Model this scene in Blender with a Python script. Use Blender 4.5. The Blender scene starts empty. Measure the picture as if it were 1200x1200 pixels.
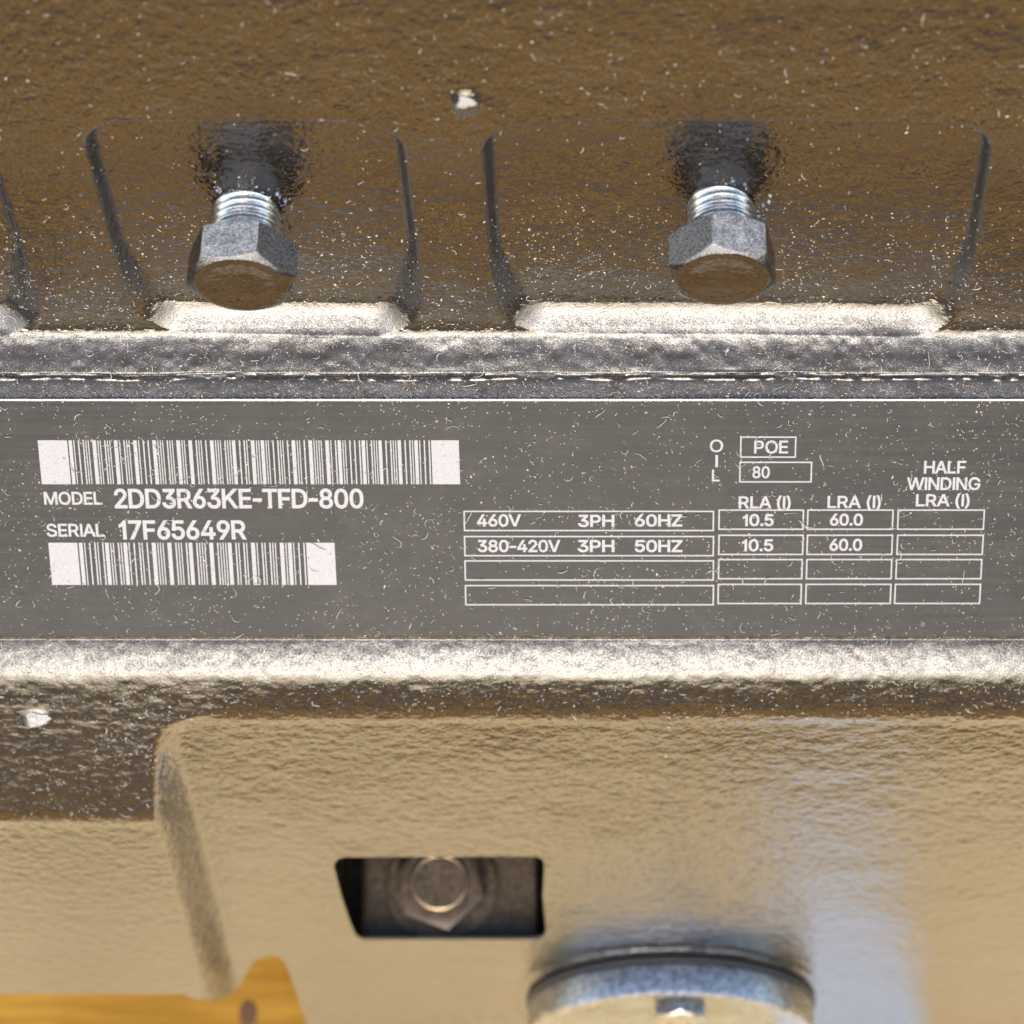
import bpy, bmesh, math, random, json
import numpy as np
from mathutils import noise as mnoise
from mathutils import Vector, Matrix
from mathutils.geometry import delaunay_2d_cdt
R = math.radians
random.seed(7); rng = np.random.default_rng(11)
U = 0.00015                      # metres per unit (one unit = one photo pixel at the nameplate)
F = 2800.0                       # focal length in photo pixels
D0 = 2800.0                      # distance of the nameplate centre
CX = 720.0                       # principal column
PITCH = R(75)
scene = bpy.context.scene
COL = scene.collection

# ------------------------------------------------------------------ camera, sky, sun, exposure
fy, fz = math.cos(PITCH), -math.sin(PITCH)
uy, uz = math.sin(PITCH), math.cos(PITCH)
ZO = 2300.0                      # height of the nameplate centre above the floor, units
CAMY, CAMZ = -D0 * fy, ZO - D0 * fz
cam = bpy.data.cameras.new('camera'); camo = bpy.data.objects.new('camera', cam); COL.objects.link(camo)
camo.location = (0, CAMY * U, CAMZ * U)
camo.rotation_euler = (math.pi / 2 - PITCH, 0, 0)
cam.sensor_fit = 'HORIZONTAL'; cam.sensor_width = 36; cam.lens = 36 * F / 1200
cam.shift_x = -(CX - 600) / 1200
cam.clip_start = 0.01; cam.clip_end = 200
cam.dof.use_dof = True; cam.dof.focus_distance = 2690 * U; cam.dof.aperture_fstop = 21
scene.camera = camo

SUN_EL, SUN_AZ = 28, -4         # azimuth from -Y towards -X
w = bpy.data.worlds.new('World'); scene.world = w; w.use_nodes = True
nt = w.node_tree; bg = nt.nodes['Background']
sky = nt.nodes.new('ShaderNodeTexSky'); sky.sky_type = 'NISHITA'; sky.sun_disc = False
sky.sun_elevation = R(SUN_EL); sky.sun_rotation = R(180 - SUN_AZ)
sky.air_density = 1.0; sky.dust_density = 2.2; sky.ozone_density = 1.0
nt.links.new(sky.outputs[0], bg.inputs[0]); bg.inputs[1].default_value = 0.15
sun = bpy.data.lights.new('sun', 'SUN'); sun.energy = 0.6; sun.angle = R(20); sun.color = (1, .993, .985)
suno = bpy.data.objects.new('sun', sun); COL.objects.link(suno)
sd = Vector((math.sin(R(SUN_AZ)) * math.cos(R(SUN_EL)), -math.cos(R(SUN_AZ)) * math.cos(R(SUN_EL)), math.sin(R(SUN_EL))))
suno.rotation_euler = sd.to_track_quat('Z', 'Y').to_euler(); suno.location = sd * 3
scene.view_settings.view_transform = 'Standard'; scene.view_settings.look = 'None'
scene.view_settings.exposure = 1.82; scene.view_settings.gamma = 1
scene.cycles.use_denoising = True
scene.cycles.max_bounces = 6; scene.cycles.glossy_bounces = 4; scene.cycles.diffuse_bounces = 3
scene.cycles.sample_clamp_indirect = 6

# ------------------------------------------------------------------ helpers
def sm(a, b, x):
    t = np.clip((x - a) / (b - a), 0, 1); return t * t * (3 - 2 * t)
def link(name, me, mat=None, parent=None, smooth=False, loc=None, rot=None):
    o = bpy.data.objects.new(name, me); COL.objects.link(o)
    if mat is not None and not me.materials: me.materials.append(mat)
    if parent: o.parent = parent
    if loc is not None: o.location = loc
    if rot is not None: o.rotation_euler = rot
    if smooth: me.polygons.foreach_set('use_smooth', [True] * len(me.polygons))
    return o
def tag(o, label=None, cat=None, group=None, kind=None):
    for k, v in (('label', label), ('category', cat), ('group', group), ('kind', kind)):
        if v: o[k] = v
    return o
def mesh(name, v, f):
    me = bpy.data.meshes.new(name); me.from_pydata([tuple(p) for p in v], [], f); me.update(); return me
def box(v, f, x0, x1, y0, y1, z0, z1):
    n = len(v)
    v += [(x0, y0, z0), (x1, y0, z0), (x1, y1, z0), (x0, y1, z0), (x0, y0, z1), (x1, y0, z1), (x1, y1, z1), (x0, y1, z1)]
    f += [tuple(n + i for i in q) for q in ((0, 3, 2, 1), (4, 5, 6, 7), (0, 1, 5, 4), (1, 2, 6, 5), (2, 3, 7, 6), (3, 0, 4, 7))]
def lathe(prof, n=72, cap=True):
    """prof: (radius, height) list round Z"""
    v, f = [], []
    for r, h in prof:
        for i in range(n):
            a = 2 * math.pi * i / n; v.append((r * math.cos(a), r * math.sin(a), h))
    for j in range(len(prof) - 1):
        for i in range(n):
            k = (i + 1) % n; f.append((j * n + i, j * n + k, (j + 1) * n + k, (j + 1) * n + i))
    if cap: f.append(tuple(range((len(prof) - 1) * n, len(prof) * n)))
    return v, f

# ------------------------------------------------------------------ materials
def newmat(name):
    m = bpy.data.materials.new(name); m.use_nodes = True
    return m, m.node_tree, m.node_tree.nodes['Principled BSDF']
def N(nt, t, **k):
    n = nt.nodes.new(t)
    for a, b in k.items():
        if a.startswith('i_'):
            key = a[2:]; key = int(key) if key.isdigit() else key.replace('_', ' ')
            n.inputs[key].default_value = b
        else: setattr(n, a, b)
    return n
def noise(nt, co, scale, detail=3, rough=.5, dist=0, stretch=None):
    if stretch:
        mp = N(nt, 'ShaderNodeMapping'); mp.inputs['Scale'].default_value = stretch
        nt.links.new(co, mp.inputs['Vector']); co = mp.outputs[0]
    n = N(nt, 'ShaderNodeTexNoise', i_Scale=scale, i_Detail=detail, i_Roughness=rough, i_Distortion=dist)
    nt.links.new(co, n.inputs['Vector']); return n.outputs['Fac']
def ramp(nt, x, a, b, lo=0., hi=1.):
    n = N(nt, 'ShaderNodeMapRange', interpolation_type='SMOOTHSTEP'); n.inputs['From Min'].default_value = a; n.inputs['From Max'].default_value = b
    n.inputs['To Min'].default_value = lo; n.inputs['To Max'].default_value = hi
    nt.links.new(x, n.inputs['Value']); return n.outputs[0]
def mth(nt, op, a, b=None, clamp=False):
    n = N(nt, 'ShaderNodeMath', operation=op, use_clamp=clamp)
    for i, x in enumerate((a, b)):
        if x is None: continue
        if isinstance(x, (int, float)): n.inputs[i].default_value = x
        else: nt.links.new(x, n.inputs[i])
    return n.outputs[0]
def mixc(nt, f, a, b):
    n = N(nt, 'ShaderNodeMix', data_type='RGBA')
    if isinstance(f, (int, float)): n.inputs[0].default_value = f
    else: nt.links.new(f, n.inputs[0])
    for i, x in ((6, a), (7, b)):
        if isinstance(x, tuple): n.inputs[i].default_value = (*x, 1)
        else: nt.links.new(x, n.inputs[i])
    return n.outputs[2]
def bump(nt, h, dist, strength=1., prev=None):
    b = N(nt, 'ShaderNodeBump', i_Strength=strength, i_Distance=dist)
    nt.links.new(h, b.inputs['Height'])
    if prev: nt.links.new(prev, b.inputs['Normal'])
    return b.outputs[0]

def paint_material(name, peel=1.7, dust_gain=1.0, ior=2.6, tint=((.034, .025, .016), (.135, .115, .090)), specks=.06, rough=.05):
    """gloss black machine paint with orange peel; fine grey dust lies where the surface looks up"""
    m, nt, P = newmat(name)
    co = N(nt, 'ShaderNodeNewGeometry')
    pos = co.outputs['Position']; nrm = co.outputs['True Normal']
    sep = N(nt, 'ShaderNodeSeparateXYZ'); nt.links.new(nrm, sep.inputs[0])
    up = ramp(nt, sep.outputs['Z'], .66, .97); cast = ramp(nt, sep.outputs['Z'], .42, .66)
    big = noise(nt, pos, 160, 3, .6)
    patch = noise(nt, pos, 700, 4, .65)
    fine = noise(nt, pos, 3600, 3, .6)
    grain = noise(nt, pos, 6500, 2, .7)
    d1 = mth(nt, 'MULTIPLY', up, ramp(nt, patch, .30, .70, .35, 1.))
    d1 = mth(nt, 'MULTIPLY', d1, ramp(nt, fine, .35, .65, .45, 1.))
    d1 = mth(nt, 'MULTIPLY', d1, ramp(nt, big, .3, .7, .7, 1.1))
    d1 = mth(nt, 'ADD', mth(nt, 'MULTIPLY', d1, .36 * dust_gain), mth(nt, 'MULTIPLY', cast, mth(nt, 'MULTIPLY', ramp(nt, fine, .35, .65), .13 * dust_gain)))
    speck = ramp(nt, grain, .66, .74)
    base_d = mth(nt, 'MULTIPLY', ramp(nt, big, .35, .7), .004 * dust_gain)
    dust = mth(nt, 'ADD', mth(nt, 'ADD', d1, base_d), mth(nt, 'MULTIPLY', speck, mth(nt, 'ADD', mth(nt, 'MULTIPLY', up, .45), specks)), True)
    dcol = mixc(nt, fine, *tint)
    colr = mixc(nt, dust, (.006, .0045, .0035), dcol)
    nt.links.new(colr, P.inputs['Base Color'])
    r = mth(nt, 'ADD', mth(nt, 'MULTIPLY', dust, .75), ramp(nt, patch, .3, .7, rough, rough + .06), True)
    r = mth(nt, 'ADD', r, mth(nt, 'MULTIPLY', cast, .07), True)
    nt.links.new(r, P.inputs['Roughness'])
    P.inputs['IOR'].default_value = ior
    nt.links.new(mth(nt, 'SUBTRACT', .5, mth(nt, 'ADD', mth(nt, 'MULTIPLY', dust, .6), mth(nt, 'MULTIPLY', ramp(nt, sep.outputs['Z'], .36, .60), .27)), True), P.inputs['Specular IOR Level'])
    peel_n = noise(nt, pos, 420, 2, .45)
    peel_m = noise(nt, pos, 1150, 2, .5)
    smooth_ = mth(nt, 'SUBTRACT', 1., mth(nt, 'MULTIPLY', cast, .80))
    hN = mth(nt, 'ADD', mth(nt, 'MULTIPLY', peel_n, .00019 * peel), mth(nt, 'MULTIPLY', peel_m, .00009 * peel))
    hG = mth(nt, 'ADD', mth(nt, 'MULTIPLY', fine, .000045), mth(nt, 'MULTIPLY', grain, .00003))
    hh = mth(nt, 'ADD', mth(nt, 'MULTIPLY', hN, smooth_), mth(nt, 'MULTIPLY', hG, mth(nt, 'ADD', mth(nt, 'MULTIPLY', cast, 1.), .10)))
    nn = bump(nt, hh, 1.0)
    nt.links.new(nn, P.inputs['Normal'])
    return m

M_paint = paint_material('black_gloss_paint')
M_head = paint_material('black_bolt_paint', .7, 2.2, 2.0, ((.30, .29, .27), (.80, .79, .76)), .3, .12)

def metal(name, col, rough, bump_s=.00002, scale=1500, dirty=.3):
    m, nt, P = newmat(name); g = N(nt, 'ShaderNodeNewGeometry'); pos = g.outputs['Position']
    a = noise(nt, pos, scale, 4, .65); b = noise(nt, pos, scale * 3.3, 3, .6)
    c = mixc(nt, ramp(nt, a, .35, .65), tuple(x * (1 - dirty) for x in col), col)
    nt.links.new(c, P.inputs['Base Color']); P.inputs['Metallic'].default_value = 1
    nt.links.new(ramp(nt, b, .3, .7, rough * .7, rough * 1.5), P.inputs['Roughness'])
    nt.links.new(bump(nt, b, bump_s, prev=bump(nt, a, bump_s * 1.5)), P.inputs['Normal'])
    return m
M_zinc = metal('zinc_plated_steel', (.56, .555, .54), .28, .00005, 900, .62)
M_thread = metal('bright_thread_steel', (.60, .575, .52), .22, .000015, 1500, .3)
M_edge = metal('bare_aluminium', (.9, .9, .9), .3, .000005, 3000, .1)
M_brass = metal('worn_tan_metal', (.55, .42, .27), .45, .00001, 2000, .3)
M_sheet = metal('galvanised_sheet', (.40, .40, .39), .35, .00002, 60, .2)

def plate_material():
    m, nt, P = newmat('dark_brushed_aluminium'); g = N(nt, 'ShaderNodeNewGeometry'); pos = g.outputs['Position']
    br = noise(nt, pos, 900, 4, .7, stretch=(.02, 1, 1)); cloud = noise(nt, pos, 130, 4, .65)
    fine = noise(nt, pos, 4200, 3, .65); mid = noise(nt, pos, 700, 3, .6)
    c = mixc(nt, ramp(nt, br, .36, .64), (.002, .0017, .0012), (.021, .0182, .0145))
    dm = mth(nt, 'MULTIPLY', ramp(nt, cloud, .36, .78, .2, .55), ramp(nt, fine, .35, .7, .3, 1))
    dm = mth(nt, 'MULTIPLY', dm, ramp(nt, mid, .3, .7, .5, 1))
    c = mixc(nt, mth(nt, 'MULTIPLY', dm, .5), c, (.108, .100, .085))
    nt.links.new(c, P.inputs['Base Color']); P.inputs['Metallic'].default_value = .0
    nt.links.new(ramp(nt, br, .3, .7, .42, .55), P.inputs['Roughness']); P.inputs['Specular IOR Level'].default_value = .16
    nt.links.new(bump(nt, br, .00001, prev=bump(nt, mid, .00001)), P.inputs['Normal'])
    return m
M_plate = plate_material()
def print_material():
    m, nt, P = newmat('engraved_white_print'); g = N(nt, 'ShaderNodeNewGeometry'); pos = g.outputs['Position']
    a = noise(nt, pos, 5200, 2, .6); b = noise(nt, pos, 600, 3, .6)
    c = mixc(nt, ramp(nt, a, .3, .7), (.185, .178, .174), (.265, .256, .250))
    c = mixc(nt, ramp(nt, b, .5, .8, 0, .25), c, (.25, .24, .22))
    nt.links.new(c, P.inputs['Base Color']); P.inputs['Roughness'].default_value = .6
    return m
M_print = print_material()
def wood(name, a, b, scale=1.):
    m, nt, P = newmat(name); g = N(nt, 'ShaderNodeTexCoord'); pos = g.outputs['Object']
    gr = noise(nt, pos, 260 * scale, 5, .65, .4, stretch=(.06, 1, 1)); cl = noise(nt, pos, 18 * scale, 3, .6)
    info = N(nt, 'ShaderNodeObjectInfo')
    c = mixc(nt, ramp(nt, gr, .3, .7), a, b)
    c = mixc(nt, ramp(nt, cl, .35, .75, 0, .5), c, tuple(x * .72 for x in a))
    hs = N(nt, 'ShaderNodeHueSaturation'); nt.links.new(c, hs.inputs['Color'])
    nt.links.new(ramp(nt, info.outputs['Random'], 0, 1, .85, 1.12), hs.inputs['Value'])
    nt.links.new(hs.outputs[0], P.inputs['Base Color']); P.inputs['Roughness'].default_value = .85; P.inputs['Specular IOR Level'].default_value = .12
    nt.links.new(bump(nt, gr, .0003), P.inputs['Normal'])
    return m
M_pale = wood('pale_pine', (.80, .56, .26), (.93, .69, .36))
M_orange = wood('shaded_orange_pine', (.24, .115, .014), (.38, .20, .03))  # orange pine, its tone darkened to carry the shade near the compressor
M_honey = wood('honey_boards', (.44, .23, .05), (.66, .38, .10), .8)
M_umber = wood('umber_boards', (.25, .115, .022), (.35, .17, .034), .8)
M_brown = wood('brown_boards', (.06, .036, .018), (.09, .055, .03), .6)
def flat(name, c, rough=.6, **k):
    m, nt, P = newmat(name); g = N(nt, 'ShaderNodeNewGeometry')
    a = noise(nt, g.outputs['Position'], k.get('scale', 900), 4, .6)
    nt.links.new(mixc(nt, a, tuple(x * .7 for x in c), tuple(min(1, x * 1.25) for x in c)), P.inputs['Base Color'])
    P.inputs['Roughness'].default_value = rough; return m
M_ground = flat('dark_tarmac', (.022, .020, .019), .9, scale=40)
M_chip = flat('chipped_grey_metal', (.22, .21, .20), .45, scale=2500)
M_rubber = flat('black_rubber_seal', (.015, .015, .015), .5)
M_fibre = flat('pale_lint', (.42, .395, .35), .8)
M_speck = flat('pale_sawdust', (.42, .375, .30), .5)
M_knot = flat('dark_knot', (.11, .045, .012), .6)
def glass():
    m, nt, P = newmat('sight_glass'); P.inputs['Base Color'].default_value = (.9, .92, .85, 1)
    P.inputs['Roughness'].default_value = .05; P.inputs['Transmission Weight'].default_value = 1; P.inputs['IOR'].default_value = 1.5
    return m
M_glass = glass()

# ------------------------------------------------------------------ cross-sections of the casting
P0 = np.array([0.0, ZO])                       # nameplate centre (row 600) in (y, z)
CP = np.array([CAMY, CAMZ])
def ray(row):
    k = (600 - row) / F
    return np.array([fy + uy * k, fz + uz * k])
def depth(p): return (p[..., 0] - CAMY) * fy + (p[..., 1] - CAMZ) * fz
def rowof(y, z):
    d = (y - CAMY) * fy + (z - CAMZ) * fz; v = (y - CAMY) * uy + (z - CAMZ) * uz
    return 600 - F * v / d
ROWS = np.arange(-420, 1520.1, 1.0)
def profile(keys):
    """march down (and up) from row 600: the surface crosses every camera row with the elevation of its normal given by keys"""
    kr, kn = zip(*keys)
    nn = np.interp(ROWS, kr, kn)
    out = np.zeros((len(ROWS), 2)); i0 = int(np.argmin(abs(ROWS - 600))); out[i0] = P0
    for sgn in (1, -1):
        i = i0
        while 0 <= i + sgn < len(ROWS):
            a = R((nn[i] + nn[i + sgn]) / 2); t = np.array([-math.sin(a), -math.cos(a)])
            d = ray(ROWS[i + sgn]); p = out[i]
            # p + s t = CP + q d
            A = np.array([[t[0], -d[0]], [t[1], -d[1]]]); s, q = np.linalg.solve(A, CP - p)
            out[i + sgn] = p + s * t; i += sgn
    return out, nn
TOP = [(-420, 13), (371, 13), (385, 25), (395, 54), (407, 64), (418, 68), (436, 62), (439, 30), (440, 16), (443, 80), (450, 66), (468, 64), (469, 55), (745, 55)]
PA, NA = profile(TOP + [(745.5, 55), (746, 2), (748.5, 2), (749.5, 84), (751, 66), (757, 62), (768, 56), (786, 51), (793, 42), (800, 34), (812, 31), (830, 28), (838, 20), (846, 8), (852, 14), (1520, 14.5)])
PB, NB = profile(TOP + [(745.5, 55), (746, 2), (748.5, 2), (749.5, 84), (751, 66), (757, 62), (768, 56), (786, 51), (793, 42), (801, 35), (814, 33), (900, 32), (950, 31), (958, 24), (966, 8), (972, 14), (1520, 14.5)])
def prof_at(P, row): return np.stack([np.interp(row, ROWS, P[:, 0]), np.interp(row, ROWS, P[:, 1])], -1)
# arc length along the upper casting, used to shape the pockets
ARC = np.concatenate([[0], np.cumsum(np.linalg.norm(np.diff(PA, axis=0), axis=1))])
def arc_at(row): return np.interp(row, ROWS, ARC)
def xat(px, row, P=None):
    p = prof_at(PA if P is None else P, row); return (px - CX) * depth(p) / F
XOFF = 0.0                       # world X of the principal column is the camera's own X = 0

# ---- the mesh grid: columns of constant X, rows of the profile
cols = np.concatenate([np.linspace(-1600, -960, 14)[:-1], np.arange(-960, 790, 2.6), np.linspace(790, 1500, 14)])
rows = np.concatenate([np.linspace(-420, -40, 24)[:-1], np.arange(-40, 340, 2.2), np.arange(340, 470, 1.0), np.arange(470, 744, 12.0),
                       np.arange(744, 990, 1.2), np.arange(990, 1234, 1.6)])
CUT = [(-900, 1165), (214, 1165), (220, 1167), (228, 1171), (240, 1173), (256, 1171), (268, 1166), (279, 1157), (287, 1144), (293, 1132), (302, 1124), (314, 1120), (326, 1121), (333, 1127), (340, 1142), (350, 1172), (362, 1208), (380, 1262), (-900, 1262)]
def sdf_poly(x, y, pts, r):
    """signed distance to a convex polygon (points clockwise or not), rounded by r after shrinking"""
    pts = np.array(pts, float); c = pts.mean(0); d = np.full(x.shape, 1e9); inside = np.ones(x.shape, bool)
    n = len(pts); area = 0
    for i in range(n): a, b = pts[i], pts[(i + 1) % n]; area += a[0] * b[1] - a[1] * b[0]
    sg = 1 if area > 0 else -1
    L = []
    for i in range(n):
        a, b = pts[i], pts[(i + 1) % n]; e = (b - a) / np.linalg.norm(b - a); L.append((a, e, np.array([-e[1], e[0]]) * sg))
    # shrink by r: intersect the offset lines
    q = []
    for i in range(n):
        (a, e, m), (b, g, k) = L[i - 1], L[i]
        A = np.array([[e[0], -g[0]], [e[1], -g[1]]]); s = np.linalg.solve(A, (b + k * r) - (a + m * r)); q.append(a + m * r + e * s[0])
    ins = np.full(x.shape, 1e9)
    for i in range(n):
        a, b = q[i], q[(i + 1) % n]; e = b - a; l = np.linalg.norm(e); eu = e / l
        t = np.clip(((x - a[0]) * eu[0] + (y - a[1]) * eu[1]) / l, 0, 1)
        d = np.minimum(d, np.hypot(x - a[0] - e[0] * t, y - a[1] - e[1] * t))
        m = np.array([-eu[1], eu[0]]) * sg; ins = np.minimum(ins, (x - a[0]) * m[0] + (y - a[1]) * m[1])
    return np.where(ins > 0, -ins, d) - r
def vnoise(x, y, cell, seed):
    g = np.random.default_rng(seed).random((256, 256)); u, v = x / cell, y / cell
    i, j = np.floor(u).astype(int), np.floor(v).astype(int); a, b = u - i, v - j
    a, b = a * a * (3 - 2 * a), b * b * (3 - 2 * b)
    q = lambda p, s: g[p % 256, s % 256]
    return (q(i, j) * (1 - a) + q(i + 1, j) * a) * (1 - b) + (q(i, j + 1) * (1 - a) + q(i + 1, j + 1) * a) * b - .5

POCK = [  # image outline of each cast pocket: top-left, top-right, bottom-right, bottom-left ; corner radius
    ([(94, 146), (468, 146), (498, 393), (160, 388)], 44),
    ([(566, 146), (1164, 146), (1128, 393), (582, 388)], 48),
    ([(-420, 148), (-22, 148), (52, 393), (-400, 388)], 48),
]
PD = 18.0
def surface(X, row, lumps=True):
    """3-D point (units) of the casting for world X and profile row"""
    pa, pb = prof_at(PA, row), prof_at(PB, row)
    px = CX + X * F / depth(pa)
    # left lower apron stands proud of the right panel; the shoulder between them slants
    xb = np.interp(row, [836, 845, 857, 880, 1140, 1200], [250, 216, 198, 197, 260, 266])
    mB = 1 - sm(-9, 19, px - xb)
    k = np.exp(-((row - 850) / 28.) ** 2) * sm(150, 215, px) * 0
    p = pa * (1 - mB[..., None]) + pb * mB[..., None]
    a = R(1.) * np.interp(row, ROWS, NA); nrm = np.stack([-np.cos(a), np.sin(a)], -1)
    s = arc_at(row); disp = np.zeros_like(px)
    for pts, r in POCK:
        q = [(xat(x, y), arc_at(y)) for x, y in pts]
        d = sdf_poly(X, s, q, r); d2 = sdf_poly(X, s, q, 60); mx = sm(225, 325, row); d = d * (1 - mx) + d2 * mx
        bt = sm(285, 366, row); wout = 4 - 2 * bt; win = 9 + 23 * bt
        tt = np.clip((d + win) / (win + wout), 0, 1); f_ = (1 - bt * .6) * tt * tt * (3 - 2 * tt) + bt * .6 * tt
        disp -= PD * (1 - f_) * (row < 420)
    if lumps:
        big = 5.0 * vnoise(X, s, 150, 1) + 2.2 * vnoise(X, s, 62, 2) + 1.0 * vnoise(X, s, 27, 3)
        keep = np.interp(row, [330, 375, 400, 434, 442, 462, 470, 746, 756, 840, 900], [1., .4, .9, .9, .3, .3, 0, 0, .35, .4, .6]) * (1 - .75 * mB)
        disp += big * keep
        rough_ = np.interp(row, [385, 396, 430, 438, 452, 468, 469, 750, 756, 800, 830, 960], [0, 1, 1, .3, .4, 0, 0, 0, .55, .7, .6, .3])
        disp += rough_ * (1.1 * vnoise(X, s, 17, 21) + .8 * vnoise(X, s, 8.5, 22))
        # the joint line above the plate wanders
        disp += -2.5 * np.exp(-((row - 440 - 3 * vnoise(X, X * 0, 40, 5)) / 1.6) ** 2)
        disp += 1.6 * np.exp(-((row - 443.5 - 3 * vnoise(X, X * 0, 40, 5)) / 1.1) ** 2) * np.clip(vnoise(X, X * 0, 9, 8) * 3 + .5, 0, 1)
        # paint chips / casting warts
        for (wx, wr, ws, wh) in ((546, 117, 15, 5), (44, 842, 15, 6), (36, 846, 8, 4)):
            c = xat(wx, wr); sc = arc_at(wr)
            disp += wh * np.exp(-(((X - c) / ws) ** 2 + ((s - sc) / (ws * 1.2)) ** 2) ** 2)
    p = p + nrm * disp[..., None]
    return np.stack([X, p[..., 0], p[..., 1]], -1), px

def build_housing():
    XX, RR = np.meshgrid(cols, rows)
    V, _ = surface(XX, RR)
    nr, nc = XX.shape
    verts = [V.reshape(-1, 3)]
    # rolled lower lip: round the edge, then run inward
    last = V[-1]; n = R(14.5)
    ang = [0.35, 0.8, 1.25, 1.57]
    for a in ang:
        rr_ = 9.0
        off = np.array([0, math.cos(n) * (rr_ - rr_ * math.cos(a)) - math.sin(n) * rr_ * math.sin(a), -math.sin(n) * (rr_ - rr_ * math.cos(a)) - math.cos(n) * rr_ * math.sin(a)])
        verts.append(last + off)
    verts.append(verts[-1] + np.array([0, 60, 6]))
    # top: roll over to the crown of the body and down its back
    first = V[0]
    crown = [first + np.array([0, 60, 40]), first + np.array([0, 260, 110]), first + np.array([0, 900, 120]), first + np.array([0, 1250, -120])]
    bk = first.copy() + np.array([0, 1300, -700]); bk2 = bk.copy(); bk2[:, 2] = 520
    crown += [bk, bk2]
    allv = np.concatenate([c for c in crown[::-1]] + verts)
    R_ = nr + len(crown) + len(ang) + 1
    ii = np.arange(R_ - 1)[:, None] * nc + np.arange(nc - 1)[None, :]
    faces = np.stack([ii, ii + nc, ii + nc + 1, ii + 1], -1).reshape(-1, 4)
    # cable window: drop the faces inside its outline, snap the rim to it
    pxr = allv.copy(); d = (pxr[:, 1] - CAMY) * fy + (pxr[:, 2] - CAMZ) * fz
    ix = CX + pxr[:, 0] * F / d; iy = 600 - F * ((pxr[:, 1] - CAMY) * uy + (pxr[:, 2] - CAMZ) * uz) / d
    hole = [(391, 1014), (396, 1006.5), (404, 1004.5), (628, 1004), (636, 1007), (638, 1014), (636, 1050), (640, 1090), (636, 1099), (625, 1101), (426, 1101), (417, 1096), (410, 1080), (400, 1050)]
    def inside(x, y, H):
        c = np.zeros(x.shape, bool); n = len(H)
        for i in range(n):
            (x1, y1), (x2, y2) = H[i], H[(i + 1) % n]
            if y1 == y2: continue
            c ^= ((y1 > y) != (y2 > y)) & (x < (x2 - x1) * (y - y1) / (y2 - y1) + x1)
        return c
    base = len(crown) * nc
    onskin = np.zeros(len(allv), bool); onskin[base:base + nr * nc] = True
    fcx, fcy = ix[faces].mean(1), iy[faces].mean(1); skin = onskin[faces].all(1)
    dropall = np.zeros(len(faces), bool); rims = []
    for outl in (hole, CUT):
        H = np.array(outl, float)
        drop = inside(fcx, fcy, H) & (skin if outl is hole else onskin[faces].any(1) | (np.arange(len(faces)) >= (base // nc + nr - 1) * (nc - 1)))
        if outl is CUT: drop &= faces.min(1) >= base
        if outl is CUT: drop |= (faces.max(1) >= base + nr * nc) & (fcx < 386)
        dropall |= drop
        ud = np.zeros(len(allv), bool); ud[faces[drop].ravel()] = True
        uk = np.zeros(len(allv), bool); uk[faces[~dropall].ravel()] = True
        rim = np.where(ud & uk & onskin)[0]; rims.append(rim)
        for v in rim:
            x, y = ix[v], iy[v]; best = None
            for i in range(len(H)):
                a, b = H[i], H[(i + 1) % len(H)]; e = b - a; t = np.clip(((x - a[0]) * e[0] + (y - a[1]) * e[1]) / (e @ e), 0, 1)
                q = a + e * t; dd = (q[0] - x) ** 2 + (q[1] - y) ** 2
                if best is None or dd < best[0]: best = (dd, q)
            q = best[1]
            if best[0] > 60: continue
            k = v - base; r_, c_ = divmod(k, nc)
            c0, c1 = max(c_ - 1, 0), min(c_ + 1, nc - 1); r0, r1 = max(r_ - 1, 0), min(r_ + 1, nr - 1)
            nn_ = np.cross(V[r_, c1] - V[r_, c0], V[r1, c_] - V[r0, c_])
            kk = (600 - q[1]) / F; dr = np.array([(q[0] - CX) / F, fy + uy * kk, fz + uz * kk]); o_ = np.array([0, CAMY, CAMZ])
            qq = nn_ @ (V[r_, c_] - o_) / (nn_ @ dr); new = o_ + dr * qq
            if np.linalg.norm(new - V[r_, c_]) < 40: allv[v] = new
    faces = faces[~dropall]
    me = bpy.data.meshes.new('housing')
    me.vertices.add(len(allv)); me.vertices.foreach_set('co', (allv * U).ravel())
    me.loops.add(faces.size); me.loops.foreach_set('vertex_index', faces.ravel())
    me.polygons.add(len(faces)); me.polygons.foreach_set('loop_start', np.arange(0, faces.size, 4)); me.polygons.foreach_set('loop_total', np.full(len(faces), 4))
    me.update(calc_edges=True)
    # give the window and the foot cut-out their wall thickness
    bm = bmesh.new(); bm.from_mesh(me); bm.verts.ensure_lookup_table()
    dn = Vector((0, 1, .12)) * U
    for rim, steps in zip(rims, ((2, 2), (4, 50))):
        rs = set(int(r) for r in rim)
        es = [e for e in bm.edges if e.is_boundary and e.verts[0].index in rs and e.verts[1].index in rs]
        for step in steps:
            ret = bmesh.ops.extrude_edge_only(bm, edges=es)
            nv = [g for g in ret['geom'] if isinstance(g, bmesh.types.BMVert)]
            for v in nv: v.co += dn * step
            nvs = set(nv)
            es = [g for g in ret['geom'] if isinstance(g, bmesh.types.BMEdge) and g.verts[0] in nvs and g.verts[1] in nvs]
    # closed ends
    bmesh.ops.delete(bm, geom=[v for v in bm.verts if not v.link_faces], context='VERTS')
    bm.normal_update(); bm.to_mesh(me); bm.free()
    return me

PALE = 2
comp = bpy.data.objects.new('compressor', None); COL.objects.link(comp)
tag(comp, 'dusty gloss black refrigeration compressor with engraved nameplate and two side bolts, standing on wooden boards', 'compressor')
hm = build_housing(); housing = link('housing', hm, M_paint, comp, smooth=True)
hm.set_sharp_from_angle(angle=R(50))
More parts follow.
